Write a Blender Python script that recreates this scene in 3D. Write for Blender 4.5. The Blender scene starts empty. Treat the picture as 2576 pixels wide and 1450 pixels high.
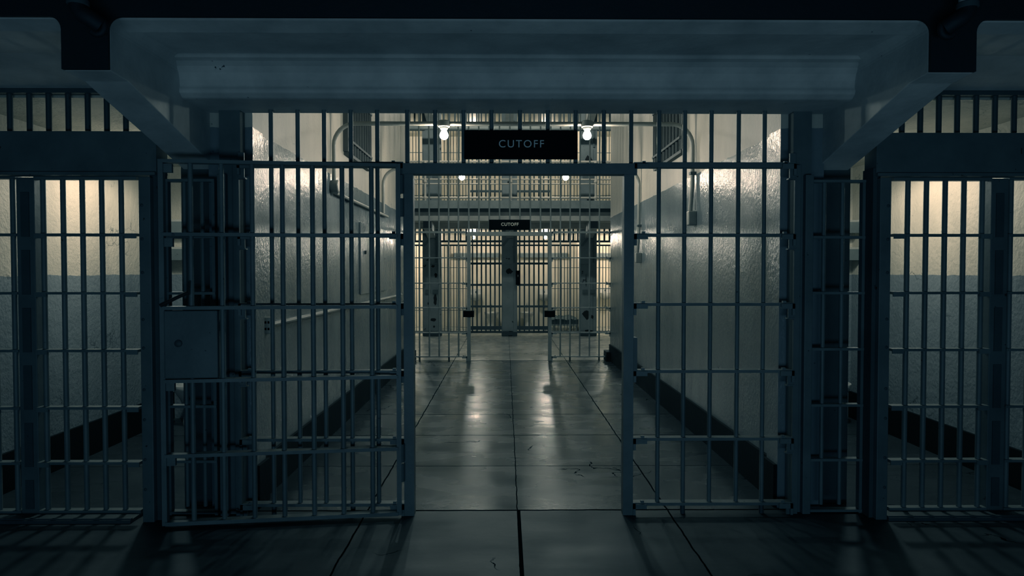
import bpy, bmesh, math, random
from mathutils import Vector, Matrix
random.seed(7)
C = bpy.context.scene.collection
# ------------------------------------------------------------------ camera
W, H, LENS = 2576, 1450, 24.0
F = LENS / 36.0 * W
CAMZ = 1.51
yaw, pitch = math.atan(16 / F), math.atan(43 / F)
camd = bpy.data.cameras.new('camera'); camd.lens = LENS; camd.sensor_width = 36; camd.clip_end = 200
cam = bpy.data.objects.new('camera', camd); C.objects.link(cam)
ROT = Matrix.Rotation(-yaw, 3, 'Z') @ Matrix.Rotation(math.pi / 2 - pitch, 3, 'X')
cam.matrix_world = Matrix.Translation((0, 0, CAMZ)) @ ROT.to_4x4()
bpy.context.scene.camera = cam
def at(px, py, Y):                      # survey: a sighted point on the upright plane at depth Y
    d = ROT @ Vector(((px - W / 2) / F, -(py - H / 2) / F, -1))
    d *= Y / d.y
    return Vector((d.x, Y, CAMZ + d.z))
def ax(px, Y, py=700): return at(px, py, Y).x
def az(py, Y, px=1288): return at(px, py, Y).z
XC = 0.075                              # centre line of the corridor

# ------------------------------------------------------------------ materials
def newmat(name):
    m = bpy.data.materials.new(name); m.use_nodes = True
    nt = m.node_tree; b = nt.nodes['Principled BSDF']
    return m, nt, b
def N(nt, t, **k):
    n = nt.nodes.new(t)
    for a, v in k.items():
        if a in ('operation', 'blend_type', 'data_type', 'feature', 'interpolation', 'noise_dimensions'): setattr(n, a, v)
        else: n.inputs[a].default_value = v
    return n
def L(nt, a, b): nt.links.new(a, b)
def ramp(nt, fac, stops):
    r = nt.nodes.new('ShaderNodeValToRGB'); e = r.color_ramp.elements
    while len(e) < len(stops): e.new(0.5)
    for el, (p, c) in zip(e, stops):
        el.position = p; el.color = (c, c, c, 1) if isinstance(c, (int, float)) else (*c, 1)
    L(nt, fac, r.inputs[0]); return r.outputs[0]
def mix(nt, fac, a, b, mode='MIX'):
    n = nt.nodes.new('ShaderNodeMix'); n.data_type = 'RGBA'; n.blend_type = mode
    for sock, v in ((n.inputs[0], fac), (n.inputs[6], a), (n.inputs[7], b)):
        if isinstance(v, bpy.types.NodeSocket): L(nt, v, sock)
        elif isinstance(v, (int, float)): sock.default_value = v
        else: sock.default_value = (*v, 1)
    return n.outputs[2]
def math_(nt, op, a, b=None, c=None):
    n = nt.nodes.new('ShaderNodeMath'); n.operation = op
    for i, v in enumerate((a, b, c)):
        if v is None: continue
        if isinstance(v, bpy.types.NodeSocket): L(nt, v, n.inputs[i])
        else: n.inputs[i].default_value = v
    return n.outputs[0]
def pos(nt):
    g = nt.nodes.new('ShaderNodeNewGeometry'); return g.outputs['Position']
def sep(nt, v):
    s = nt.nodes.new('ShaderNodeSeparateXYZ'); L(nt, v, s.inputs[0]); return s.outputs
def noise(nt, vec, scale, detail=4, rough=0.55, stretch=None):
    if stretch:
        mp = nt.nodes.new('ShaderNodeMapping'); mp.inputs['Scale'].default_value = stretch
        L(nt, vec, mp.inputs[0]); vec = mp.outputs[0]
    n = N(nt, 'ShaderNodeTexNoise', Scale=scale, Detail=detail, Roughness=rough)
    L(nt, vec, n.inputs['Vector']); return n.outputs[0]
def bump(nt, bsdf, h, strength, dist):
    b = N(nt, 'ShaderNodeBump', Strength=strength, Distance=dist)
    L(nt, h, b.inputs['Height']); L(nt, b.outputs[0], bsdf.inputs['Normal'])

def painted_wall(name, lower, upper, dado, r_low, r_up, bstr=0.35, crack=.56):
    m, nt, b = newmat(name)
    p = pos(nt); z = sep(nt, p)[2]
    wob = math_(nt, 'MULTIPLY', math_(nt, 'SUBTRACT', noise(nt, p, 6, 3), 0.5), 0.03)
    t = math_(nt, 'GREATER_THAN', math_(nt, 'ADD', z, wob), dado)
    stain = ramp(nt, noise(nt, p, 2.2, 5, 0.6, (1, 1, 0.28)), [(0.3, 0.72), (0.62, 1.0)])
    col = mix(nt, t, lower, upper)
    col = mix(nt, 1.0, col, stain, 'MULTIPLY')
    spots = ramp(nt, noise(nt, p, 38, 2), [(0.72, 1.0), (0.76, 0.45)])
    col = mix(nt, 0.8, col, spots, 'MULTIPLY')
    # fine wandering cracks
    w = N(nt, 'ShaderNodeTexVoronoi', Scale=1.1); w.feature = 'DISTANCE_TO_EDGE'
    dv = nt.nodes.new('ShaderNodeVectorMath'); dv.operation = 'MULTIPLY_ADD'
    nz = N(nt, 'ShaderNodeTexNoise', Scale=4.0, Detail=4.0); L(nt, p, nz.inputs['Vector'])
    L(nt, nz.outputs['Color'], dv.inputs[0]); dv.inputs[1].default_value = (.5, .5, .5); L(nt, p, dv.inputs[2])
    L(nt, dv.outputs[0], w.inputs['Vector'])
    ck = ramp(nt, w.outputs['Distance'], [(0.0, 0.35), (0.006, 1.0)])
    gate = ramp(nt, noise(nt, p, 1.7, 2), [(crack, 0.0), (crack + .05, 1.0)])
    ck = mix(nt, gate, (1, 1, 1), ck)
    col = mix(nt, 1.0, col, ck, 'MULTIPLY')
    L(nt, col, b.inputs['Base Color'])
    ro = mix(nt, t, (r_low,) * 3, (r_up,) * 3); L(nt, ro, b.inputs['Roughness'])
    h = math_(nt, 'ADD', noise(nt, p, 42, 3, 0.55, (1, 1, .8)), math_(nt, 'MULTIPLY', noise(nt, p, 9, 2), .9))
    bump(nt, b, h, bstr, 0.03)
    return m
M = {}
M['wall'] = painted_wall('corridor wall paint', (.19, .212, .222), (.50, .475, .41), 2.405, .22, .5, .13, .62)
M['cell'] = painted_wall('cell wall paint', (.20, .222, .235), (.52, .49, .41), 1.475, .55, .6, .3)
M['farcell'] = painted_wall('far cell paint', (.66, .62, .52), (.66, .62, .52), 1.2, .6, .6, .1, .9)

def paint(name, col, rough=.5, chips=.06, chipcol=(.02, .015, .012), var=.25, bs=.15, scale=9, metal=0.0):
    m, nt, b = newmat(name)
    tc = nt.nodes.new('ShaderNodeTexCoord'); p = pos(nt)
    v = ramp(nt, noise(nt, p, 3.2, 5, .6), [(.3, 1 - var), (.7, 1 + var * .4)])
    c = mix(nt, 1.0, col, v, 'MULTIPLY')
    if chips:
        k = ramp(nt, noise(nt, p, scale * 2, 5, .65), [(.73 - chips, 0.0), (.735 - chips, 1.0)])
        c = mix(nt, k, c, chipcol)
    L(nt, c, b.inputs['Base Color']); b.inputs['Roughness'].default_value = rough; b.inputs['Metallic'].default_value = metal
    bump(nt, b, noise(nt, p, scale * 3, 4), bs, .01)
    return m
M['bar'] = paint('grey bar paint', (.14, .158, .155), .5, .03, var=.3)
M['steel'] = paint('grey steel paint', (.115, .13, .128), .55, .05, var=.3)
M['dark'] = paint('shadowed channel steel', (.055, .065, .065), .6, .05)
M['fascia'] = paint('black fascia paint', (.006, .007, .008), .7, 0)
M['conc'] = paint('painted concrete', (.50, .51, .50), .62, .015, (.05, .05, .05), .3, .3, 5)
M['base'] = paint('black baseboard paint', (.007, .008, .008), .55, .01, (.06, .06, .06))
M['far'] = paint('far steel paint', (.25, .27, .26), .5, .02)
M['rust'] = paint('peeling column paint', (.22, .24, .24), .6, .085, (.012, .007, .005), .2, .1, 2.6)
M['darkbar'] = paint('dark door bar paint', (.055, .07, .075), .5, .0)
M['pipe'] = paint('conduit paint', (.33, .33, .30), .4, .0)
M['rail'] = paint('pale railing paint', (.55, .52, .45), .4, .02)
M['fconc'] = paint('far gallery concrete', (.42, .42, .39), .6, .02, (.05, .05, .05), .3)
M['porc'] = paint('porcelain', (.62, .62, .60), .2, .02, (.06, .05, .04))
M['black'] = paint('black sign paint', (.006, .0065, .007), .45, 0, var=.2)
M['grille'] = paint('rusted grille', (.07, .07, .065), .6, .03)
M['cloth'] = paint('dark wool', (.07, .085, .09), .95, 0)
M['rusty'] = paint('rusted wire', (.02, .014, .010), .8, 0)
M['black'].node_tree.nodes['Principled BSDF'].inputs['Specular IOR Level'].default_value = .08
M['black'].node_tree.nodes['Principled BSDF'].inputs['Roughness'].default_value = .9
M['base'].node_tree.nodes['Principled BSDF'].inputs['Specular IOR Level'].default_value = .15
M['base'].node_tree.nodes['Principled BSDF'].inputs['Roughness'].default_value = .75
def flat(name, col, rough=.5, emis=0):
    m, nt, b = newmat(name); b.inputs['Base Color'].default_value = (*col, 1); b.inputs['Roughness'].default_value = rough
    n = noise(nt, pos(nt), 20, 3); c = mix(nt, .15, col, n, 'MULTIPLY'); L(nt, c, b.inputs['Base Color'])
    if emis:
        b.inputs['Emission Color'].default_value = (1.0, .83, .64, 1); b.inputs['Emission Strength'].default_value = emis
    return m
M['letter'] = flat('sign lettering', (.62, .70, .72), .6)
M['letter2'] = flat('pale sign lettering', (.75, .72, .62), .6)
M['numeral'] = flat('stencilled numeral', (.05, .022, .016), .7)
M['bulb'] = flat('lit bulb', (1, .95, .85), .3, 340)
M['bulb2'] = flat('lit bulb deeper in', (1, .95, .85), .3, 420)
M['cbulb'] = flat('lit cell bulb', (1, .95, .85), .3, 720)

# floor: poured slabs with joints, stains and hairline cracks
m, nt, b = newmat('slab floor'); p = pos(nt); xyz = sep(nt, p)
wn = math_(nt, 'MULTIPLY', math_(nt, 'SUBTRACT', noise(nt, p, 5, 3), .5), .02)
xw = math_(nt, 'ADD', xyz[0], wn); yw = math_(nt, 'ADD', xyz[1], wn)
def line(sock, c, w): return math_(nt, 'LESS_THAN', math_(nt, 'ABSOLUTE', math_(nt, 'SUBTRACT', sock, c)), w)
j = line(xw, XC, .0035)
for q in (XC - .945, XC + .945): j = math_(nt, 'MAXIMUM', j, line(xw, q, .0055))
for q, w_ in ((4.27, .010), (5.25, .0045), (6.24, .007), (7.15, .007), (11.47, .02)):
    j = math_(nt, 'MAXIMUM', j, line(yw, q, w_))
wide = math_(nt, 'MULTIPLY', line(xyz[0], XC + .006, .011), math_(nt, 'LESS_THAN', xyz[1], 4.27))
j = math_(nt, 'MAXIMUM', j, wide)
vor = N(nt, 'ShaderNodeTexVoronoi', Scale=.75); vor.feature = 'DISTANCE_TO_EDGE'
nz = N(nt, 'ShaderNodeTexNoise', Scale=2.5, Detail=5.0); L(nt, p, nz.inputs['Vector'])
dv = nt.nodes.new('ShaderNodeVectorMath'); dv.operation = 'MULTIPLY_ADD'
L(nt, nz.outputs['Color'], dv.inputs[0]); dv.inputs[1].default_value = (.7, .7, .7); L(nt, p, dv.inputs[2]); L(nt, dv.outputs[0], vor.inputs['Vector'])
cr = math_(nt, 'MULTIPLY', math_(nt, 'LESS_THAN', vor.outputs['Distance'], .004), ramp(nt, noise(nt, p, 1.1, 2), [(.57, 0.), (.6, 1.)]))
j = math_(nt, 'MAXIMUM', j, cr)
st = ramp(nt, noise(nt, p, 1.6, 4, .55), [(.3, .72), (.7, 1.1)])
fine = ramp(nt, noise(nt, p, 9, 5, .7, (.6, 1.6, 1)), [(.3, .82), (.7, 1.08)])
aisle = ramp(nt, math_(nt, 'SUBTRACT', xyz[1], 11.0), [(.46, 0.), (.49, 1.)])  # floor beyond the second gate coloured paler to carry its stronger light
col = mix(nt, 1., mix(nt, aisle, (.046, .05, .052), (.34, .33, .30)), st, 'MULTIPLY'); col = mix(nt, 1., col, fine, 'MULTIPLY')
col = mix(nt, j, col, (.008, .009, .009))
L(nt, col, b.inputs['Base Color'])
L(nt, math_(nt, 'MULTIPLY', math_(nt, 'SUBTRACT', 1.0, j), .20), b.inputs['Specular IOR Level'])
rr = ramp(nt, noise(nt, p, 2.4, 3, .5, (.6, 1.4, 1)), [(.3, .20), (.7, .33)]); front = math_(nt, 'MULTIPLY', math_(nt, 'LESS_THAN', xyz[1], 4.27), .24)
L(nt, math_(nt, 'ADD', rr, front), b.inputs['Roughness'])
hh = math_(nt, 'SUBTRACT', math_(nt, 'ADD', math_(nt, 'MULTIPLY', noise(nt, p, 14, 4), .25), math_(nt, 'MULTIPLY', noise(nt, p, 1.8, 2), .6)), math_(nt, 'MULTIPLY', j, .5))
bump(nt, b, hh, .22, .02)
M['floor'] = m

# ------------------------------------------------------------------ mesh helpers
def mesh_from(bm, name, mat, smooth=False):
    me = bpy.data.meshes.new(name); bmesh.ops.recalc_face_normals(bm, faces=bm.faces[:]); bm.to_mesh(me); bm.free()
    me.materials.append(mat)
    if smooth:
        for f in me.polygons: f.use_smooth = True
        try: me.set_sharp_from_angle(angle=math.radians(38))
        except Exception: pass
    return me
def bbox(bm, x0, x1, y0, y1, z0, z1):
    r = bmesh.ops.create_cube(bm, size=1)
    for v in r['verts']:
        v.co = Vector(((x0 + x1) / 2 + v.co.x * (x1 - x0), (y0 + y1) / 2 + v.co.y * (y1 - y0), (z0 + z1) / 2 + v.co.z * (z1 - z0)))
def tube(bm, pts, r, seg=10, cap=True):
    pts = [Vector(p) for p in pts]; rings = []; up = None
    for i, p in enumerate(pts):
        t = (pts[min(i + 1, len(pts) - 1)] - pts[max(i - 1, 0)]).normalized()
        if up is None: up = t.orthogonal().normalized()
        up = (up - t * up.dot(t)).normalized(); s = t.cross(up)
        rings.append([bm.verts.new(p + (up * math.cos(a) + s * math.sin(a)) * r) for a in [2 * math.pi * k / seg for k in range(seg)]])
    for a, b_ in zip(rings, rings[1:]):
        for k in range(seg): bm.faces.new((a[k], a[(k + 1) % seg], b_[(k + 1) % seg], b_[k]))
    if cap: bm.faces.new(rings[0][::-1]); bm.faces.new(rings[-1])
def lathe(bm, prof, loc=(0, 0, 0), seg=16, rot=None, sx=1, sy=1):
    rings = []
    for r, z in prof:
        ring = []
        for k in range(seg):
            v = Vector((r * sx * math.cos(2 * math.pi * k / seg), r * sy * math.sin(2 * math.pi * k / seg), z))
            if rot: v = rot @ v
            ring.append(bm.verts.new(v + Vector(loc)))
        rings.append(ring)
    for a, b_ in zip(rings, rings[1:]):
        for k in range(seg): bm.faces.new((a[k], a[(k + 1) % seg], b_[(k + 1) % seg], b_[k]))
    bm.faces.new(rings[0][::-1]); bm.faces.new(rings[-1])
def prism(bm, poly, axis, a0, a1):      # poly in the other two axes
    def mk(u, v, a): return (a, u, v) if axis == 'x' else ((u, a, v) if axis == 'y' else (u, v, a))
    A = [bm.verts.new(mk(u, v, a0)) for u, v in poly]; B = [bm.verts.new(mk(u, v, a1)) for u, v in poly]
    n = len(poly); bm.faces.new(A); bm.faces.new(B[::-1])
    for i in range(n): bm.faces.new((A[i], A[(i + 1) % n], B[(i + 1) % n], B[i]))
def put(name, me, parent=None, loc=(0, 0, 0), bev=0):
    o = bpy.data.objects.new(name, me); C.objects.link(o); o.location = loc
    if parent is not None: o.parent = parent
    if bev:
        md = o.modifiers.new('soft edge', 'BEVEL'); md.width = bev; md.segments = 2; md.limit_method = 'ANGLE'
    return o
def build(name, mat, fn, parent=None, smooth=False, bev=0):
    """Mesh built in world coordinates, re-origined to its parent's base."""
    bm = bmesh.new(); fn(bm)
    off = abs_loc(parent) if parent else Vector((0, 0, 0))
    if off.length: bmesh.ops.translate(bm, verts=bm.verts[:], vec=-off)
    return put(name, mesh_from(bm, name, M[mat], smooth), parent, bev=bev)
def abs_loc(o):
    v = Vector((0, 0, 0))
    while o: v += o.location; o = o.parent
    return v
_cache = {}
def rod(name, mat, x, y, z0, z1, r, parent, seg=10):
    k = ('rod', mat, round(z1 - z0, 3), r, seg)
    if k not in _cache:
        bm = bmesh.new(); tube(bm, [(0, 0, 0), (0, 0, z1 - z0)], r, seg); _cache[k] = mesh_from(bm, name, M[mat], True)
    return put(name, _cache[k], parent, Vector((x, y, z0)) - abs_loc(parent))
def slab(name, mat, x0, x1, y0, y1, z0, z1, parent=None, bev=0.0):
    k = ('box', mat, round(x1 - x0, 4), round(y1 - y0, 4), round(z1 - z0, 4))
    if k not in _cache:
        bm = bmesh.new(); a, b_, c = (x1 - x0) / 2, (y1 - y0) / 2, z1 - z0
        bbox(bm, -a, a, -b_, b_, 0, c); 
        if bev: bmesh.ops.bevel(bm, geom=bm.edges[:], offset=bev, segments=1, affect='EDGES')
        _cache[k] = mesh_from(bm, name, M[mat])
    return put(name, _cache[k], parent, Vector(((x0 + x1) / 2, (y0 + y1) / 2, z0)) - (abs_loc(parent) if parent else Vector((0, 0, 0))))
def thing(name, label, cat, loc=(0, 0, 0), group=None):
    o = bpy.data.objects.new(name, None); C.objects.link(o); o.location = loc; o.empty_display_size = .1
    return tag(o, label, cat, group)
def tag(o, label, cat, group=None):
    o['label'] = label; o['category'] = cat
    if group: o['group'] = group
    return o
def struct(o): o['kind'] = 'structure'; return o
def sbox(name, mat, *b, bev=0):
    return struct(build(name, mat, lambda bm: bbox(bm, *b), bev=bev))
def words_mesh(name, txt, size, mat, parent, loc, spacing=1.0, depth=.002, bold=0.0):
    cu = bpy.data.curves.new(name, 'FONT'); cu.body = txt; cu.size = size; cu.align_x = 'CENTER'; cu.align_y = 'CENTER'
    cu.space_character = spacing; cu.extrude = depth; cu.offset = bold
    t = bpy.data.objects.new('tmp', cu); C.objects.link(t)
    dg = bpy.context.evaluated_depsgraph_get(); me = bpy.data.meshes.new_from_object(t.evaluated_get(dg))
    bpy.data.objects.remove(t); me.name = name
    me.transform(Matrix.Rotation(math.pi / 2, 4, 'X'))
    me.materials.clear(); me.materials.append(M[mat])
    return put(name, me, parent, Vector(loc) - abs_loc(parent))

# ------------------------------------------------------------------ the room shell
G1, G2, YF, YB = 4.21, 11.48, 15.8, 18.5        # gate planes, far cell fronts, far cell backs
HW = 1.69
LX, RX = XC - HW, XC + HW
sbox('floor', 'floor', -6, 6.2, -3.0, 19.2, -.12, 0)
TOP = 5.7
def near_wall(s):
    def fn(bm):
        x = XC + s * HW
        lo, hi = sorted((x, XC + s * 1.93))
        bbox(bm, lo, hi, 4.30, 11.5, 0, TOP)
        lo, hi = sorted((XC + s * 1.655, x))
        bbox(bm, lo, hi, 4.30, 4.48, 0, TOP)         # pilaster at the gate
    return fn
struct(build('wall_left', 'wall', near_wall(-1))); struct(build('wall_right', 'wall', near_wall(1)))
for s, nm in ((-1, 'baseboard_left'), (1, 'baseboard_right')):
    def fn(bm, s=s):
        a, b_ = sorted((XC + s * HW, XC + s * (HW - .022))); bbox(bm, a, b_, 4.48, 11.47, 0, .275)
        a, b_ = sorted((XC + s * 1.655, XC + s * 1.633)); bbox(bm, a, b_, 4.31, 4.50, 0, .275)
        a, b_ = sorted((XC + s * HW, XC + s * (HW - .09))); bbox(bm, a, b_, 11.3, 11.62, 0, .16)
    struct(build(nm, 'base', fn))
sbox('ceiling', 'wall', XC - 1.93, XC + 1.93, 4.2, 11.5, TOP, TOP + .15)
sbox('wall_front', 'wall', XC - 1.95, XC + 1.95, 4.24, 4.30, 2.62, TOP)      # above the gate, behind the gallery
# near cells either side of the corridor
for s, nm in ((-1, 'left'), (1, 'right')):
    def q(a, b_): return sorted((XC + s * a, XC + s * b_))
    sbox('wall_%s_cell_side' % nm, 'cell', *q(3.49, 3.62), 4.3, 7.1, 0, 2.57)
    sbox('wall_%s_cell_back' % nm, 'cell', *q(1.93, 3.62), 7.0, 7.12, 0, 2.57)
    sbox('ceiling_%s_cell' % nm, 'cell', *q(1.93, 3.62), 4.23, 7.12, 2.57, 2.72)
    sbox('wall_%s_beyond' % nm, 'conc', *q(3.62, 6.0), 4.22, 4.4, 0, 2.72)
    def bb(bm, s=s, q=q):
        bbox(bm, *q(3.49, 3.465), 4.3, 6.99, 0, .27)
    struct(build('baseboard_%s_cell' % nm, 'base', bb))
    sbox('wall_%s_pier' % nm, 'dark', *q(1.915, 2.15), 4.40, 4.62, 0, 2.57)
# far side of the wide aisle
PX = [ax(1087, YF) - 1.80 * 1, ax(1087, YF), ax(1281.5, YF), ax(1480, YF), ax(1480, YF) + 1.80]
TH = 2.65
for t in range(2):
    z0 = TH * t
    sbox('wall_back_tier_%d' % (t + 1), 'farcell', PX[0], PX[4], YB, YB + .1, z0, z0 + 2.6)
    sbox('ceiling_tier_%d' % (t + 1), 'farcell', PX[0], PX[4], YF - .05, YB + .1, z0 + 2.48, z0 + TH)
    for x in PX:
        sbox('wall_partition_tier_%d' % (t + 1), 'farcell', x - .06, x + .06, YF + .14, YB, z0, z0 + 2.48)
sbox('wall_back_upper', 'fconc', PX[0], PX[4], YF, YB, TH * 2, TH * 2 + 2)

# ------------------------------------------------------------------ gallery above the gate
def arc(cx, cz, r, a0, a1, n=6):
    return [(cx + r * math.cos(math.radians(a0 + (a1 - a0) * i / n)), cz + r * math.sin(math.radians(a0 + (a1 - a0) * i / n))) for i in range(n + 1)]
BI, BO = 1.92, 2.135                    # bracket, inner and outer side from the centre line
YG = 3.23
def mid_slab(bm):
    cove = [(3.80 + .11 * math.sin(math.radians(a)), 2.575 + .11 * math.cos(math.radians(a))) for a in (0, 20, 40, 60, 80, 90)]
    prof = [(YG, 2.98), (YG, 2.71), (YG + .02, 2.69), (3.37, 2.668), (3.395, 2.692), (3.78, 2.70)] + cove + \
           [(3.912, 2.555), (3.902, 2.54), (3.905, 2.52), (3.94, 2.496), (3.97, 2.494), (4.30, 2.494), (4.30, 2.98)]
    prism(bm, prof, 'x', XC - BI - .03, XC + BI + .03)
struct(build('beam_gallery', 'conc', mid_slab, bev=.008))
for s in (-1, 1):
    def side(bm, s=s):
        a, b_ = sorted((XC + s * (BO - .03), XC + s * 6.0))
        prism(bm, [(YG, 2.98), (YG, 2.71), (YG + .02, 2.69), (3.36, 2.672), (3.38, 2.692), (3.75, 2.69), (4.24, 2.605), (4.24, 2.98)], 'x', a, b_)
    struct(build('ceiling_gallery', 'conc', side))
    def brk(bm, s=s):
        a, b_ = sorted((XC + s * BI, XC + s * BO))
        prism(bm, [(YG, 2.98), (YG, 2.445), (YG + .15, 2.437), (4.42, 2.155), (4.44, 2.155), (4.44, 2.98)], 'x', a, b_)
        for sx, xb in ((-s, XC + s * BI), (s, XC + s * BO)):         # coved corners against the slab
            r = .065; cx, cz = xb + sx * r, 2.70 - r
            pts = [(xb - sx * .01, 2.72)] + [(xb - sx * .01, 2.70 - r)] + \
                  [(cx - sx * r * math.cos(math.radians(k)), cz + r * math.sin(math.radians(k))) for k in range(0, 91, 15)] + [(cx, 2.72)]
            prism(bm, pts, 'y', YG + .001, 3.93 if sx == -s else 4.2)
    struct(build('beam_bracket', 'conc', brk, bev=.012))
def fascia(bm):
    r = .06; zt = 2.69
    pts = [(-6, 3.4), (-6, zt)]
    for s, (xa, xb) in ((-1, (XC - BO, XC - BI)), (1, (XC + BI, XC + BO))):
        pts += [(xa - r + r * math.sin(math.radians(k)), zt - r + r * math.cos(math.radians(k))) for k in range(0, 91, 15)]
        pts += [(xa, 2.447), (xb, 2.447)]
        pts += [(xb + r - r * math.cos(math.radians(k)), zt - r + r * math.sin(math.radians(k))) for k in range(0, 91, 15)]
    pts += [(6.1, zt), (6.1, 3.4)]
    prism(bm, pts, 'y', YG - .02, YG - .002)
struct(build('trim_gallery_fascia', 'fascia', fascia))

# ------------------------------------------------------------------ cutoff gates
RZ = [2.16, 1.73, 1.304, .89, .47, .066]
def gate(y, pxl, pxr, pxu, door_l, door_r, edge_l, edge_r, ztop, label, mat, near):
    g = thing('cutoff_gate', label, 'gate', (XC, y, 0))
    xl, xr = [ax(v, y) for v in door_l], [ax(v, y) for v in door_r]
    for x0, x1 in (xl, xr):
        slab('door_post', mat, x0, x1, y - .035, y + .035, 0, 2.165, g)
    e0, e1 = ax(edge_l, y), ax(edge_r, y)
    slab('header_rail', mat, xl[0], xr[1], y - .045, y + .045, 2.10, 2.165, g)
    slab('top_rail', mat, e0, xl[0], y - .03, y + .03, 2.143, 2.175, g)
    slab('top_rail', mat, xr[1], e1, y - .03, y + .03, 2.143, 2.175, g)
    for z in RZ[1:]:
        slab('rail', mat, e0, xl[0], y - .03, y + .03, z - .009, z + .009, g)
        slab('rail', mat, xr[1], e1, y - .03, y + .03, z - .009, z + .009, g)
    R = .0135
    for px in pxl + pxr:
        rod('bar', mat, ax(px, y), y, .068, ztop, R, g)
    for px in pxu:
        rod('bar', mat, ax(px, y), y, 2.16, ztop, R, g)
    for px in (pxl[0], pxl[3], pxr[1], pxr[4]):
        rod('foot', 'dark', ax(px, y), y, 0, .06, .015, g)
    # angle clips where the rails meet jamb and post
    for z in RZ:
        for x, s in ((e0, 1), (e1, -1), (xl[0], -1), (xr[1], 1)):
            def clip(bm, x=x, s=s, z=z):
                a, b_ = sorted((x, x + s * .085)); bbox(bm, a, b_, y - .042, y - .03, z - .026, z + .004)
                a, b_ = sorted((x, x + s * .016)); bbox(bm, a, b_, y - .042, y - .025, z - .065, z + .004)
                a, b_ = sorted((x + s * .05, x + s * .07)); bbox(bm, a, b_, y - .03, y - .008, z + .009, z + .022)
            build('angle_clip', mat, clip, g)
    return g, xl, xr
pl1 = [685, 752, 818, 885, 951]; pr1 = [1656, 1720.5, 1787, 1855, 1920]
pu1 = [1026, 1096, 1167, 1237, 1308, 1377.5, 1447, 1517.5, 1586]
g1, xl1, xr1 = gate(G1, pl1, pr1, pu1, (1017, 1042), (1567, 1592), 605, 1994, 2.50,
    'large grey bar gate across the corridor mouth, its leaf swung wide open', 'bar', True)
# the lock keeper plates on the near doorway post
xk = xr1[1]
build('keeper_plate', 'steel', lambda bm: bbox(bm, xk, xk + .022, G1 - .04, G1 + .04, .88, 1.10), g1)
for z in (1.84, 1.98, .22, .34):
    build('hinge', 'steel', lambda bm: tube(bm, [(xl1[0] - .012, G1 - .05, z), (xl1[0] - .012, G1 - .05, z + .11)], .018, 10), g1, True)
# leaf, folded back in front of the fixed side bars
hx, hy = xl1[0] - .012, G1 - .06
ex, ey = at(403, 700, 3.985).x, 3.985
LL = math.hypot(ex - hx, ey - hy)
lz = [2.148, 1.722, 1.294, .868, .43, .03]
bm = bmesh.new()
bbox(bm, 0, .028, -.02, .02, .02, 2.155); bbox(bm, LL - .028, LL, -.02, .02, .02, 2.155)
bbox(bm, .02, LL - .02, -.028, .028, 2.135, 2.155); bbox(bm, .02, LL - .02, -.028, .028, .02, .042)
leaf = put('gate_leaf', mesh_from(bm, 'gate_leaf', M['bar']), g1, Vector((hx, hy, 0)) - abs_loc(g1))
leaf.rotation_euler.z = math.atan2(ey - hy, ex - hx)
leaf['label'] = 'open gate leaf of round bars with a square lock box'
def lbox(name, mat, *b, bev=.0, smooth=False):
    bm = bmesh.new(); bbox(bm, *b); return put(name, mesh_from(bm, name, M[mat]), leaf, bev=bev)
for z in lz[1:5]: lbox('rail', 'bar', .02, LL - .02, -.03, .03, z - .010, z + .010)
for k in range(1, 8):
    bm = bmesh.new(); tube(bm, [(LL * k / 8, 0, .035), (LL * k / 8, 0, 2.145)], .0145, 10)
    put('bar', mesh_from(bm, 'bar', M['bar'], True), leaf)
lk = lbox('lock_box', 'steel', LL * 6 / 8 + .02, LL - .03, -.03, .04, .885, 1.28, bev=.006)
# (local +y of the leaf faces the camera because the leaf runs leftwards from its hinge)
bm = bmesh.new(); lathe(bm, [(.021, 0), (.021, .008), (.012, .014), (.001, .014)], (LL - .11, .04, 1.09), 14, Matrix.Rotation(-math.pi / 2, 3, 'X'))
kh = put('keyhole_boss', mesh_from(bm, 'keyhole_boss', M['dark'], True), leaf)
bm = bmesh.new(); tube(bm, [(LL - .01, .03, 1.31), (LL - .06, .035, 1.335), (LL - .12, .035, 1.365), (LL - .165, .035, 1.385)], .011, 8)
tube(bm, [(LL - .165, .035, 1.37), (LL - .17, .03, 1.45)], .007, 8)
put('chain', mesh_from(bm, 'chain', M['rusty'], True), leaf)
for z in (2.13, 1.70, 1.28, .86, .42):
    lbox('gusset', 'bar', LL - .075, LL - .028, -.012, .012, z - .05, z)

pl2 = [1055, 1080, 1104.5, 1129, 1153.5]; pr2 = [1409.5, 1434, 1458.5, 1483, 1507.5]
pu2 = [1179.5, 1205, 1231, 1256.7, 1282.5, 1308, 1334, 1359.5, 1385]
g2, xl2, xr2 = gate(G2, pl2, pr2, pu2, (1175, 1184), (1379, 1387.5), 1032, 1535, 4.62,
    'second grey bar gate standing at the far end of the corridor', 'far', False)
for x in (xl2[0], xr2[0]):
    build('lock_case', 'black', lambda bm, x=x: bbox(bm, x - .06, x + .115, G2 - .05, G2 + .05, .735, .84), g2)

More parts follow.
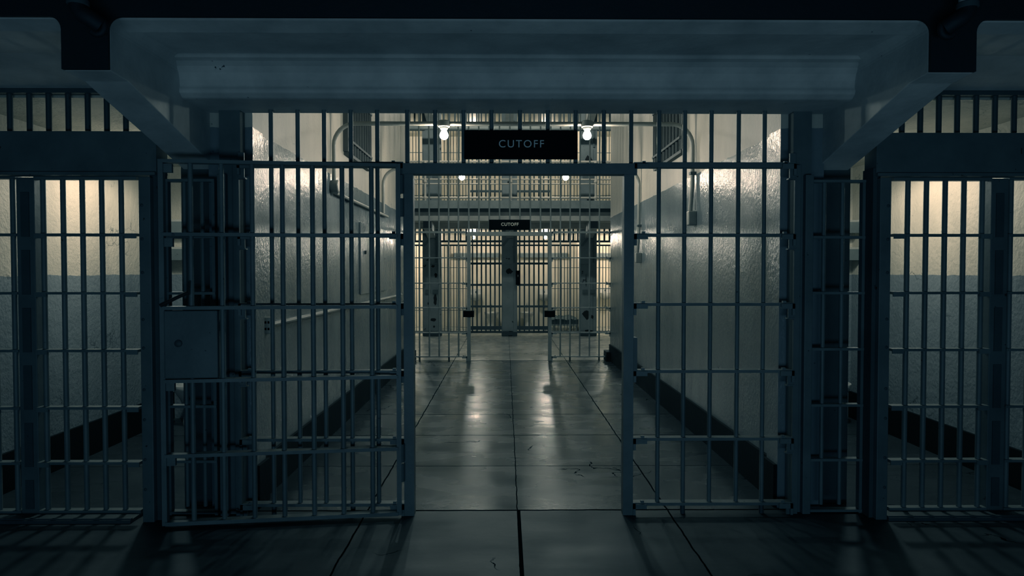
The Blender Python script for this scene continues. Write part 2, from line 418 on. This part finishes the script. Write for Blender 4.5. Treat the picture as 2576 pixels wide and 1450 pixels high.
# CUTOFF boards
def sign(y, x0, x1, y0, y1, size, mat, tx, ty, sp, label, bold):
    a, b_ = at(x0, y0, y), at(x1, y1, y)
    t = thing('sign_board', label, 'sign', ((a.x + b_.x) / 2, y, b_.z))
    def brd(bm):
        bbox(bm, a.x, b_.x, y - .012, y + .012, b_.z, a.z)
    build('board', 'black', brd, t, bev=.004)
    build('edge_lip', 'black', lambda bm: (bbox(bm, a.x, b_.x, y - .02, y - .012, b_.z, b_.z + .016)), t)
    p = at(tx, ty, y - .013)
    words_mesh('lettering', 'CUTOFF', size, mat, t, (p.x, y - .013, p.z), sp, .001, bold)
sign(G1 - .05, 1168, 1452, 328, 401, .064, 'letter', 1311.5, 363, 1.22, 'black board reading CUTOFF hung over the open doorway of the first gate', .0)
sign(G2 - .05, 1230, 1333, 553, 579, .072, 'letter2', 1282.5, 565, 1.12, 'small black board reading CUTOFF above the second gate down the corridor', .0015)

# steel jamb columns that the near gate is bolted to
for s, px0, px1, lab in ((-1, 553, 606, 'dark peeling steel column behind the folded-back gate leaf'),
                         (1, 1994, 2040, 'dark steel column the gate side without a leaf is bolted to')):
    t = thing('steel_column', lab, 'column', (ax((px0 + px1) / 2, G1), G1, 0))
    x0, x1 = ax(px0, G1), ax(px1, G1)
    def web(bm, x0=x0, x1=x1, s=s):
        bbox(bm, x0, x1, G1 + .01, G1 + .085, 0, 2.494)
        inner = x1 if s < 0 else x0
        a, b_ = sorted((inner, inner - s * -.0 + s * .035)); bbox(bm, a, b_, G1 - .02, G1 + .012, 0, 2.16)
    build('web', 'steel', web, t)
    inner = x1 if s < 0 else x0
    for z in RZ:
        for dz in ((.035, -.05) if z > 2 else (-.05,)):
            def lug(bm, z=z, dz=dz, inner=inner, s=s):
                a, b_ = sorted((inner, inner - s * .036)); bbox(bm, a, b_, G1 - .028, G1 - .016, z + dz - .035, z + dz + .035)
                a, b_ = sorted((inner, inner - s * .044)); bbox(bm, a, b_, G1 - .032, G1 + .0, z + dz - .040, z + dz - .032)
            build('lug', 'steel', lug, t)
    def flange(bm, x0=x0, x1=x1, s=s):
        o = x0 if s < 0 else x1
        a, b_ = sorted((o, o - s * .05)); bbox(bm, a, b_, G1 - .03, G1 + .012, 0, 2.10)
    build('flange', 'steel', flange, t, bev=.004)

# ------------------------------------------------------------------ near cell fronts and side grilles
NR = [az(v, 4.2) for v in (592, 737.5, 881, 1024, 1161)]
def near_front(s, bars, post, jamb, vents, lab, numeral, npx):
    Y = 4.2
    far_edge = XC + s * 3.62
    t = thing('cell_gate', lab, 'cell gate', (XC + s * 2.8, Y, 0))
    xin = XC + s * 2.16
    a, b_ = sorted((xin, far_edge))
    def lintel(bm):
        bbox(bm, a, b_, Y - .09, Y + .05, az(436, Y - .09), az(332, Y - .09))
        bbox(bm, a, b_, Y - .11, Y - .02, az(442, Y - .1), az(434, Y - .1))
    build('lintel', 'steel', lintel, t, bev=.003)
    a2, b2 = sorted((xin, far_edge))
    build('top_strip', 'dark', lambda bm: bbox(bm, a2, b2, Y - .03, Y + .03, 2.585, 2.61), t)
    for px in vents: rod('vent_bar', 'dark', ax(px, Y), Y, 2.36, 2.60, .0165, t)
    zt = az(449, Y)
    j0, j1 = jamb                       # pale outer face and dark inner cheek of the door jamb
    build('jamb_post', 'steel', lambda bm: bbox(bm, *sorted((ax(j0, 4.08), ax(j1, 4.08))), 4.08, 4.20, 0, az(446, 4.08)), t, bev=.004)
    ji = j1 if s < 0 else j0
    build('rivet', 'dark', lambda bm: [lathe(bm, [(.009, 0), (.009, .004), (.004, .007)], (ax(j0 + 8 if s < 0 else j1 - 8, 4.08), 4.08, z), 8, Matrix.Rotation(math.pi / 2, 3, 'X')) for z in (.2, .38, .62, .8, 1.05, 1.22, 1.5, 1.7, 1.9)], t)
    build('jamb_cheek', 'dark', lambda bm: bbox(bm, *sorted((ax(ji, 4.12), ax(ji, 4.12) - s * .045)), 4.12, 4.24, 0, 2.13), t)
    p0, p1 = post
    xa, xb = sorted((ax(p0, Y), ax(p1, Y)))
    lp = build('lock_post', 'steel', lambda bm: bbox(bm, xa, xb, Y - .02, Y + .06, 0, zt), t, bev=.003)
    for i in range(6):
        z1 = zt - .09 - i * .352; z0 = max(z1 - .27, .05)
        build('lock_panel', 'dark', lambda bm: bbox(bm, xa + .028, xb - .03, Y - .026, Y - .02, z0, z1), lp)
    edge = ax(ji, Y) if True else 0
    d0, d1 = sorted((ax(j0 if s < 0 else j1, Y), xa if s > 0 else xb))
    door = build('cell_door', 'bar', lambda bm: bbox(bm, d0, d1, Y - .024, Y + .024, zt - .012, zt + .014), t)
    slab('bottom_rail', 'bar', d0, d1, Y - .024, Y + .024, .015, .04, door)
    for z in NR: slab('rail', 'bar', d0, d1, Y - .026, Y + .026, z - .008, z + .008, door)
    for px in bars[:5]: rod('bar', 'bar', ax(px, Y), Y, .03, zt, .0155, door)
    for z in NR:
        for xe, sd in ((ax(j0 if s < 0 else j1, Y), 0), (xb if s < 0 else xa, 0)):
            sg = 1 if abs(xe - d0) < abs(xe - d1) else -1
            build('rail_clip', 'bar', lambda bm: (bbox(bm, *sorted((xe, xe + sg * .07)), Y - .034, Y - .026, z - .022, z + .008)), door)
    f0, f1 = sorted((xb if s > 0 else xa, far_edge))
    for z in NR + [zt, .03]: slab('rail', 'bar', f0, f1, Y - .026, Y + .026, z - .008, z + .008, t)
    for px in bars[5:]: rod('bar', 'bar', ax(px, Y), Y, .03, zt, .0155, t)
    build('door_track', 'dark', lambda bm: (bbox(bm, *sorted((ax(j0, Y), far_edge)), 4.06, 4.28, 0, .02), bbox(bm, *sorted((ax(j0, Y), far_edge)), 4.07, 4.085, .02, .028)), t)
    words_mesh('numeral', numeral, .05, 'numeral', t, (ax(npx, Y - .09), Y - .091, az(379, Y - .09)), 1.0, .0008)
near_front(-1, [308, 259, 210.5, 162, 112, 36, -11, -60], (50, 95), (351, 380), [322.5, 275, 227.5, 179, 130, 82, 33, -15],
           'barred cell front with sliding door, standing beyond the folded-back gate leaf', '7', 4)
near_front(1, [2280.5, 2327, 2374, 2421, 2467, 2539, 2587, 2634], (2485, 2528), (2212, 2240), [2263, 2309, 2355, 2401, 2448, 2495, 2543, 2590],
           'barred cell front stencilled 12 with rust chips at its lintel corner', '12', 2569)
GZ = [az(v, 4.2) for v in (455, 597, 738, 880, 1022, 1160, 1288)]
for s, e0, e1, bars, lab in ((-1, 421, 545, [466, 511], 'narrow barred grille half hidden behind the open gate leaf'),
                             (1, 2027, 2171, [2071, 2117], 'narrow barred grille between the plain column and cell front 12')):
    Y = 4.22
    t = thing('side_grille', lab, 'grille', (ax((e0 + e1) / 2, Y), Y, 0))
    x0, x1 = ax(e0, Y), ax(e1, Y)
    def fr(bm):
        bbox(bm, x0, x0 + .018, Y - .02, Y + .02, 0, GZ[0]); bbox(bm, x1 - .018, x1, Y - .02, Y + .02, 0, GZ[0])
    build('frame', 'steel', fr, t)
    for z in GZ: slab('rail', 'bar', x0, x1, Y - .024, Y + .024, z - .008, z + .008, t)
    for px in bars: rod('bar', 'bar', ax(px, Y), Y, .05, GZ[0], .0125, t)

# ------------------------------------------------------------------ things in the near cells
def toilet(x, y, z, lab, grp=None, k=1.0):
    t = thing('toilet', lab, 'toilet', (x, y, z), grp)
    def bowl(bm):
        lathe(bm, [(.10, 0), (.105, .05), (.085, .16), (.13, .27), (.185, .36), (.195, .39), (.195, .41), (.15, .41), (.12, .33), (.03, .30)], (x, y - .28, z), 18, None, .95, 1.2)
        bbox(bm, x - .09, x + .09, y - .16, y, z + .08, z + .34)
    build('bowl', 'porc', bowl, t, True)
    build('flush_pipe', 'pipe', lambda bm: tube(bm, [(x, y - .06, z + .33), (x, y - .06, z + .60), (x, y, z + .62)], .018, 8), t, True)
    return t
def sink(x, y, z, lab, grp=None):
    t = thing('sink', lab, 'sink', (x, y, z), grp)
    def basin(bm):
        bbox(bm, x - .17, x + .17, y - .03, y, z + .0, z + .26)
        lathe(bm, [(.06, -.05), (.13, -.01), (.165, .06), (.18, .13), (.165, .13), (.10, .07), (.03, .05)], (x, y - .17, z), 16)
    build('basin', 'porc', basin, t, True)
    build('tap', 'dark', lambda bm: (tube(bm, [(x, y - .02, z + .19), (x, y - .10, z + .20), (x, y - .12, z + .17)], .012, 8)), t, True)
    build('drain', 'pipe', lambda bm: tube(bm, [(x, y - .17, z - .04), (x, y - .17, z - .2), (x, y, z - .25)], .02, 8), t, True)
def shelf(x0, x1, y, z, lab, d=.2, grp=None, mat='pipe'):
    t = thing('wall_shelf', lab, 'shelf', ((x0 + x1) / 2, y, z), grp)
    build('board', mat, lambda bm: bbox(bm, x0, x1, y - d, y, z - .02, z), t)
    build('apron', 'steel', lambda bm: bbox(bm, x0, x1, y - d, y - d + .015, z - .13, z - .02), t)
for s, where in ((-1, 'seen past the open gate leaf'), (1, 'in the cell behind front 12')):
    a, b_ = sorted((XC + s * 2.2, XC + s * 3.47))
    shelf(a, b_, 7.0, az(553, 6.8), 'upper plank shelf on the cell back wall, ' + where)
    shelf(a, b_, 7.0, az(622, 6.8), 'lower plank shelf on the cell back wall, ' + where)
    toilet(XC + s * 3.13, 6.98, 0, 'pale toilet against the cell back wall, ' + where)

# drain pipes in the dark under the upper tier
for s, px, lab in ((-1, 196, 'dark drain pipe with elbow above the bracket over the open leaf'), (1, 2434, 'dark drain pipe with elbow above the bracket beside front 12')):
    Y = 3.10; x = ax(px, Y, 20)
    t = thing('drain_pipe', lab, 'pipe', (x, Y, az(40, Y)))
    build('riser', 'conc', lambda bm: tube(bm, [(x, Y, az(12, Y)), (x, Y, 3.4)], .036, 14), t, True)
    build('collar', 'dark', lambda bm: lathe(bm, [(.042, -.01), (.046, -.006), (.046, .012), (.042, .016)], (x, Y, az(12, Y)), 16), t, True)
    d = -s
    pts = [(x, Y, az(12, Y))] + [(x + d * .055 * (1 - math.cos(a)), Y, az(15, Y) - .055 * math.sin(a)) for a in [k * math.pi / 16 for k in range(0, 7)]]
    ex_, ez_ = pts[-1][0], pts[-1][2]
    pts += [(ex_ + d * .025, Y + .01, ez_ - .015), (ex_ + d * .045, Y + .03, ez_ - .03)]
    build('elbow', 'fascia', lambda bm: tube(bm, pts, .038, 14), t, True)
    build('trap', 'fascia', lambda bm: tube(bm, [(ex_ + d * .035 + d * .032 * math.cos(a), Y + .03, ez_ - .035 + .036 * math.sin(a)) for a in [k * math.pi / 8 for k in range(-6, 9)]], .016, 10), t, True)

# ------------------------------------------------------------------ corridor wall fittings
def bulb(x, y, zc, mat, lab, grp, hang=True, strength=None, r=.040):
    t = thing('ceiling_lamp', lab, 'lamp', (x, y, zc), grp)
    if hang:
        build('fixture_box', 'pipe', lambda bm: (lathe(bm, [(.05, .075), (.055, .08), (.055, .125), (.045, .135)], (x, y, zc), 16),
              tube(bm, [(x - .068, y, zc + .107), (x + .068, y, zc + .107)], .021, 10)), t, True)
    build('socket', 'steel', lambda bm: lathe(bm, [(.022, .045), (.030, .05), (.042, .072), (.042, .078)], (x, y, zc), 14), t, True)
    build('glass_bulb', mat, lambda bm: lathe(bm, [(.004, -r), (r * .42, -r * .92), (r * .78, -r * .62), (r * .97, -r * .22), (r * .97, r * .15), (r * .8, r * .6), (r * .58, r * .98), (.018, .048)], (x, y, zc), 16), t, True)
    return t
for i, (y, lab, zb) in enumerate(((6.35, 'first', az(341, 6.35)), (8.89, 'second', az(446, 8.89)))):
    zp = zb + .107
    where = 'nearer the gate' if i == 0 else 'deeper in the corridor'
    t = thing('conduit', 'grey conduit spanning the corridor with bent ends, the one ' + where, 'conduit', (XC, y, zp))
    R = .20
    zl, zr = (az(470, y), az(548, y)) if i == 0 else (az(487, 6.45, 846) - .03, az(648, y))
    def run(bm):
        pts = []
        pts.append((LX + .03, y, zl + .05))
        pts += [(LX + .03 + R - R * math.cos(a), y, zp - R + R * math.sin(a)) for a in [k * math.pi / 16 for k in range(9)]]
        pts += [(RX - .03 - R + R * math.sin(a), y, zp - R + R * math.cos(a)) for a in [k * math.pi / 16 for k in range(9)]]
        pts += [(RX - .03, y, zr + .30), (RX - .05, y, zr + .05)]
        tube(bm, pts, .020, 10)
    build('pipe_run', 'pipe', run, t, True)
    if i == 0: build('junction_box', 'pipe', lambda bm: lathe(bm, [(.055, 0), (.06, .01), (.06, .07), (.05, .078)], (LX, y, zl), 18, Matrix.Rotation(math.pi / 2, 3, 'Y')), t, True)
    build('junction_box', 'pipe', lambda bm: bbox(bm, RX - .075, RX, y - .05, y + .05, zr - .07, zr + .06), t, bev=.008)
    build('strap', 'steel', lambda bm: bbox(bm, RX - .055, RX, y - .03, y + .03, zr + .40, zr + .425), t)
    for px, sd in ((1117, 'leaf side'), (1477, 'plain side')):
        x = ax(px, 6.35, 341) if i == 0 else ax({1117: 1162, 1477: 1423}[px], y, 440)
        bulb(x, y, zb, ('bulb', 'bulb2')[i], 'bare lit bulb on the conduit %s, %s' % (where, sd), 'corridor bulbs')
# conduit along the outlet wall
t = thing('wall_conduit', 'painted conduit running low along the wall from a socket outlet', 'conduit', (LX, 4.6, 1.14))
zc_ = az(818, 4.62, 660)
build('pipe_run', 'pipe', lambda bm: tube(bm, [(LX + .02, 4.64, zc_), (LX + .02, 10.5, zc_)], .017, 8), t, True)
t = thing('socket_outlet', 'small pale double socket outlet at the end of the low conduit', 'outlet', (LX, 4.6, zc_ - .05))
build('cover', 'rail', lambda bm: bbox(bm, LX, LX + .05, 4.555, 4.645, zc_ - .055, zc_ + .055), t, bev=.006)
build('socket', 'black', lambda bm: [bbox(bm, LX + .01 + k * .02, LX + .022 + k * .02, 4.551, 4.556, z, z + .016) for k in range(2) for z in (zc_ - .03, zc_ + .014)], t)
t = thing('wall_conduit', 'conduit running high along the wall from the round junction box', 'conduit', (LX, 6.5, az(487, 6.4, 845)))
zz = az(487, 6.45, 846)
build('pipe_run', 'pipe', lambda bm: tube(bm, [(LX + .03, 6.42, zz), (LX + .03, 9.2, zz)], .018, 8), t, True)
build('strap', 'steel', lambda bm: bbox(bm, LX, LX + .055, 6.98, 7.01, zz - .03, zz + .03), t)
t = thing('access_hatch', 'flush painted hatch in the outlet wall under the high conduit', 'hatch', (LX, 8.5, 1.2))
build('panel', 'wall', lambda bm: bbox(bm, LX, LX + .018, 7.55, 9.2, 1.25, 2.05), t, bev=.004)
build('catch', 'dark', lambda bm: bbox(bm, LX + .018, LX + .04, 7.75, 7.78, 1.7, 1.74), t)
# barred openings high on both walls
for s, y0, y1, zb, lab in ((-1, 6.86, 8.0, 2.70, 'rusty barred wall opening high above the round junction box'), (1, 6.7, 7.95, 2.70, 'rusty barred wall opening high above the square junction boxes')):
    x = XC + s * HW
    t = thing('wall_grille', lab, 'grille', (x, (y0 + y1) / 2, zb))
    def q(a, b_): return sorted((x - s * a, x - s * b_))
    build('backing', 'black', lambda bm: bbox(bm, *q(0, .008), y0, y1, zb, 4.2), t)
    build('frame', 'grille', lambda bm: (bbox(bm, *q(0, .05), y0 - .03, y0, zb, 4.2), bbox(bm, *q(0, .05), y1, y1 + .03, zb, 4.2), bbox(bm, *q(0, .05), y0, y1, zb - .03, zb)), t)
    for k in range(9):
        rod('bar', 'grille', x - s * .035, y0 + (k + .5) * (y1 - y0) / 9, zb, 4.2, .02, t, 8)
    for z in (zb + .12, zb + .62):
        build('crossbar', 'grille', lambda bm: bbox(bm, *q(.03, .065), y0, y1, z - .012, z + .012), t)

# ------------------------------------------------------------------ far cell block
def far_column(x, half, z0, boxes, lab, grp, patches=()):
    t = thing('lock_column', lab, 'column', (x, YF, z0), grp)
    Y = YF
    build('casing', 'rust', lambda bm: (bbox(bm, x - half, x + half, Y - .04, Y + .16, z0, z0 + 2.48), bbox(bm, x - half + .02, x + half - .09, Y - .055, Y - .04, z0 + .12, z0 + 1.66)), t, bev=.004)
    def arm(bm):
        prism(bm, [(x - half - .02, z0 + 2.08), (x - half + .06, z0 + 2.08), (x - .0, z0 + 2.25), (x + .09, z0 + 2.25), (x + .09, z0 + 1.7), (x + .13, z0 + 1.7), (x + .13, z0 + 2.30), (x - .02, z0 + 2.30)], 'y', Y - .09, Y - .056)
    build('lever_arm', 'steel', arm, t)
    if boxes:
        for k in (-1, 1):
            build('lock_case', 'steel', lambda bm: bbox(bm, x + k * .085 - .06, x + k * .085 + .06, Y - .085, Y - .055, z0 + .99, z0 + 1.08), t)
    for dx, zc, w_, h_ in patches:
        def pt(bm):
            rnd = random.Random(int(abs(dx * 1000) + zc * 100)); n = 13
            pts = [(x + dx + w_ * math.cos(2 * math.pi * k / n) * rnd.uniform(.55, 1.1), z0 + zc + h_ * math.sin(2 * math.pi * k / n) * rnd.uniform(.55, 1.1)) for k in range(n)]
            prism(bm, pts, 'y', Y - .058, Y - .054)
        build('rust_patch', 'rusty', pt, t)
    build('foot_plate', 'dark', lambda bm: bbox(bm, x - half, x + half, Y - .07, Y - .04, z0 + .02, z0 + .10), t)
    return t
FZ = {'vent': 2.476, 'a': 2.195, 'b': 2.105}
DR = [az(v, YF) for v in (663.5, 717, 771)]
def far_front(x0, x1, z0, door_side, lab, grp):
    """door_side -1/+1: which half carries the heavy sliding door; 0: only light bars."""
    t = thing('cell_gate', lab, 'cell gate', ((x0 + x1) / 2, YF, z0), grp)
    xm = x0 + (x1 - x0) * (.46 if door_side > 0 else .53)
    l, d = {1: ((x0, xm), (xm + .03, x1)), -1: ((xm + .03, x1), (x0, xm)), 0: ((x0, x1), None)}[door_side]
    slab('upper_rail', 'darkbar', x0, x1, YF - .02, YF + .03, z0 + 2.17, z0 + 2.215, t)
    slab('lower_rail', 'darkbar', x0, x1, YF - .02, YF + .03, z0 + 2.085, z0 + 2.12, t)
    slab('sill', 'steel', x0, x1, YF - .03, YF + .03, z0 + .07, z0 + .12, t)
    n = max(2, round((l[1] - l[0]) / .118))
    for k in range(n):
        x = l[0] + (k + .5) * (l[1] - l[0]) / n; slab('vent_bar', 'darkbar', x - .02, x + .02, YF - .01, YF + .02, z0 + 2.19, z0 + 2.48, t)
    n = max(2, round((l[1] - l[0]) / .073))
    for k in range(1, n):
        x = l[0] + k * (l[1] - l[0]) / n; rod('bar', 'darkbar', x, YF, z0 + .1, z0 + 2.1, .0085, t, 6)
    for z in (1.585, 1.10, .60): slab('rail', 'darkbar', l[0], l[1], YF - .006, YF + .006, z0 + z - .006, z0 + z + .006, t)
    if d:
        dr = build('sliding_door', 'darkbar', lambda bm: bbox(bm, d[0], d[1], YF - .075, YF - .045, z0 + .15, z0 + .235), t)
        slab('rail', 'darkbar', d[0], d[1], YF - .075, YF - .045, z0 + 2.17, z0 + 2.215, dr)
        for z in DR: slab('rail', 'darkbar', d[0], d[1], YF - .075, YF - .045, z0 + z - .024, z0 + z + .024, dr)
        n = max(2, round((d[1] - d[0]) / .104))
        for k in range(n):
            x = d[0] + (k + .5) * (d[1] - d[0]) / n; slab('bar', 'darkbar', x - .017, x + .017, YF - .07, YF - .05, z0 + .085, z0 + 2.476, dr)
    return t
HWC = [.18, .215, .18, .19, .18]
names = ['cut off by the outlet wall', 'just short of the plate numbered 1', 'with the plate numbered 1', 'beside the plain wall end']
for tier in range(2):
    z0 = TH * tier
    where = 'across the aisle' if tier == 0 else 'behind the upper railing'
    for i, x in enumerate(PX):
        if i in (0, 4): continue
        lab = 'peeling lock column %s, %s' % (['', 'nearest the outlet wall', 'between two heavy doors', 'nearest the plain wall end'][i], where)
        far_column(x, HWC[i], z0, i != 2, lab, None, (
            {1: ((.03, 1.62, .05, .03), (.09, 1.40, .035, .07), (.075, .86, .05, .13), (-.08, .76, .03, .035), (.03, .38, .07, .055), (.05, .22, .03, .03)),
             2: ((.0, 1.50, .085, .075), (.03, .05, .10, .07)),
             3: ((-.05, .50, .10, .12), (.085, .45, .035, .05), (-.06, 1.28, .012, .16), (.0, .12, .13, .035))} if tier == 0 else
            {1: ((.03, .42, .08, .06),), 2: ((-.02, .9, .03, .04),), 3: ((.02, .50, .10, .08), (.0, 1.4, .09, .13))})[i])
    for i in range(4):
        far_front(PX[i] + HWC[i], PX[i + 1] - HWC[i + 1], z0, (0, 1, -1, 0)[i], 'barred cell %s, %s' % (where, names[i] if tier == 0 else
                  ['first from the outlet wall', 'second from the outlet wall', 'third from the outlet wall', 'fourth from the outlet wall'][i]), None)
t = thing('number_plate', 'small dark plate with numeral 1 on the middle far cell door', 'plate', (ax(1303, YF), YF - .1, az(717, YF)))
build('plate', 'black', lambda bm: bbox(bm, ax(1297.5, YF), ax(1308.5, YF), YF - .12, YF - .08, az(717, YF), az(681, YF)), t)
words_mesh('numeral', '1', .065, 'letter2', t, (ax(1303, YF - .12), YF - .121, az(694.5, YF - .12)), 1, .001)
# furnishings of the far cells
xs = lambda px, Y: ax(px, Y)
toilet(ax(1236, 18.2), YB - .02, 0, 'white toilet behind the far door beside the middle lock column, outlet side')
toilet(ax(1326, 18.2), YB - .02, 0, 'white toilet behind the far door carrying the numeral 1 plate')
sink(ax(1197, YB), YB, az(752, YB), 'white wall sink just past the gate post, outlet side')
sink(ax(1369, YB), YB, az(752, YB), 'white wall sink just past the gate post, numeral 1 cell')
sink(ax(1521, YB), YB, az(748, YB), 'white wall sink in the far cell beside the wall end')
for i, lab in ((1, 'long grey shelf across the far cell on the outlet side'), (2, 'long grey shelf across the far cell numbered 1'), (3, 'grey shelf in the far cell beside the wall end')):
    shelf(PX[i] + .30, PX[i + 1] - .25, YB, az(636, 18.35), lab, .18)
mx0, mx1 = ax(1384, 17.2), ax(1452, 16.8)
t = thing('cell_bunk', 'low bunk with dark bedding along the side of far cell 1', 'bunk', ((mx0 + mx1) / 2, 17.2, 0))
def matt(bm):
    bbox(bm, mx0, mx1, 16.5, 18.0, .22, .33)
    bmesh.ops.subdivide_edges(bm, edges=bm.edges[:], cuts=6, use_grid_fill=True)
    for v in bm.verts:
        if v.co.z > .30: v.co.z += random.uniform(-.025, .03)
build('bedding', 'cloth', matt, t, True)
build('frame', 'far', lambda bm: (bbox(bm, mx0, mx1, 16.5, 18.0, .18, .22), [bbox(bm, x, x + .04, y, y + .04, 0, .18) for x in (mx0 + .02, mx1 - .06) for y in (16.52, 17.92)]), t)
# bulbs in the far cells
for px, lab in ((1191, 'lit ceiling bulb in the far cell on the outlet side'), (1372, 'lit ceiling bulb in the far cell numbered 1')):
    bulb(ax(px, 17.1, 592), 17.1, az(598, 17.1), 'cbulb', lab, None, False)

# far gallery: slab, channel, brackets
YR = 14.83
X0, X1 = PX[0] - .2, PX[4] + .2
def fslab(bm):
    prism(bm, [(YR + .05, 2.79), (YR + .05, 2.60), (15.0, 2.585), (15.45, 2.60), (15.62, 2.52), (YF - .04, 2.49), (YF - .04, 3.0 - .2), (YR + .05, 2.80)], 'x', X0, X1)
struct(build('slab_far_gallery', 'fconc', fslab))
sbox('trim_far_channel', 'far', X0, X1, YR - .06, YR + .04, 2.86, 3.03)
sbox('trim_far_channel_shade', 'dark', X0, X1, YR - .01, YR + .3, 2.79, 2.86)  # dark strip standing in for the shaded recess below the channel
for i in (1, 2, 3):
    def fb(bm, x=PX[i]):
        prism(bm, [(YR + .05, 2.6), (YR + .05, 2.43), (YR + .2, 2.42), (YF - .05, 2.26), (YF - .05, 2.6)], 'x', x - .09, x + .09)
    struct(build('beam_far_bracket', 'conc', fb))
    sbox('trim_far_bracket_face', 'fascia', PX[i] - .09, PX[i] + .09, YR + .03, YR + .049, 2.44, 2.595)
    def fb2(bm, x=PX[i]):
        prism(bm, [(YR + .05, 5.6), (YR + .05, 5.02), (YR + .2, 5.0), (YF - .05, 4.85), (YF - .05, 5.6)], 'x', x - .09, x + .09)
    struct(build('beam_upper_bracket', 'fconc', fb2))
sbox('slab_upper_gallery', 'fconc', X0, X1, YR, YF - .04, 5.22, 5.40)
t = thing('gallery_railing', 'pale pipe railing along the far upper walkway', 'railing', (XC, YR, 3.03))
for py, r in ((498, .024), (463, .015), (451.5, .018), (407, .024)):
    z = az(py, YR); build('pipe_rail', 'rail', lambda bm: tube(bm, [(X0, YR, z), (X1, YR, z)], r, 8), t, True)
for px in (1070, 1285, 1498):
    x = ax(px, YR); rp = rod('post', 'rail', x, YR, 3.03, az(405, YR), .026, t, 10)
    for v in (498, 457, 408):
        build('fitting', 'rail', lambda bm: lathe(bm, [(.03, -.03), (.04, -.02), (.04, .02), (.03, .03)], (x, YR, az(v, YR)), 10), rp, True)
for py, r in ((313, .045), ):
    tt = tag(build('service_pipe', 'far', lambda bm: tube(bm, [(X0, 15.0, az(322, 15.0)), (X1, 15.0, az(322, 15.0))], .05, 10), smooth=True), 'grey service pipe crossing behind the high corridor conduit', 'pipe')

# ------------------------------------------------------------------ light
def point(name, loc, power, col=(1, .83, .64), r=.05):
    l = bpy.data.lights.new(name, 'POINT'); l.energy = power; l.color = col; l.shadow_soft_size = r
    o = bpy.data.objects.new(name, l); C.objects.link(o); o.location = loc; return o
for sx in (-1, 1):                      # shaded lamps under the near cell ceilings, throwing their light downwards
    l = bpy.data.lights.new('near_cell_lamp_light', 'SPOT'); l.energy = 46; l.color = (1, .83, .64); l.spot_size = math.radians(174); l.spot_blend = .35; l.shadow_soft_size = .06
    o = bpy.data.objects.new('near_cell_lamp_light', l); C.objects.link(o); o.location = (XC + sx * 2.75, 5.55, 2.47)
for sx in (-1, 1): point('near_cell_fill', (XC + sx * 2.6, 5.7, 2.25), 11)  # added fill that brightens the cell ceilings and vents, not a second lamp
for i, x in enumerate(((PX[0] + PX[1]) / 2, (PX[3] + PX[4]) / 2)): point('far_cell_light', (x, 17.1, 2.40), 85)
for i in range(4): point('upper_cell_light', ((PX[i] + PX[i + 1]) / 2, 17.1, TH + 2.40), 40)
point('aisle_light', (XC - 1.2, 13.2, 5.0), 100); point('aisle_light', (XC + 1.2, 13.2, 5.0), 100)
# added unseen fill panel, low behind the camera and aimed up at the gallery
al = bpy.data.lights.new('aisle_fill', 'AREA'); al.shape = 'RECTANGLE'; al.size = 5; al.size_y = 1.2; al.energy = 46; al.color = (.92, 1.0, 1.04)
ao = bpy.data.objects.new('aisle_fill', al); C.objects.link(ao); ao.location = (0, -1.2, .2); ao.rotation_euler = (math.radians(138), 0, 0)
w = bpy.data.worlds.new('world'); bpy.context.scene.world = w; w.use_nodes = True
bg = w.node_tree.nodes['Background']; bg.inputs[0].default_value = (.88, .96, 1, 1); bg.inputs[1].default_value = .012

vs = bpy.context.scene.view_settings
vs.view_transform = 'Standard'; vs.exposure = 0
# overall photographic grade: cool shadows, warm highlights
vs.use_curve_mapping = True
cm = vs.curve_mapping; cm.use_clip = False
for c, g in ((0, 1.22), (1, 1.03), (2, .94)):
    cv = cm.curves[c]
    cv.points[0].location = (0, 0); cv.points[1].location = (1, 1)
    for x in (.004, .015, .04, .09, .18, .35, .6, .8): cv.points.new(x, x ** g)
    for p_ in cv.points: p_.handle_type = 'AUTO_CLAMPED'
cm.update()
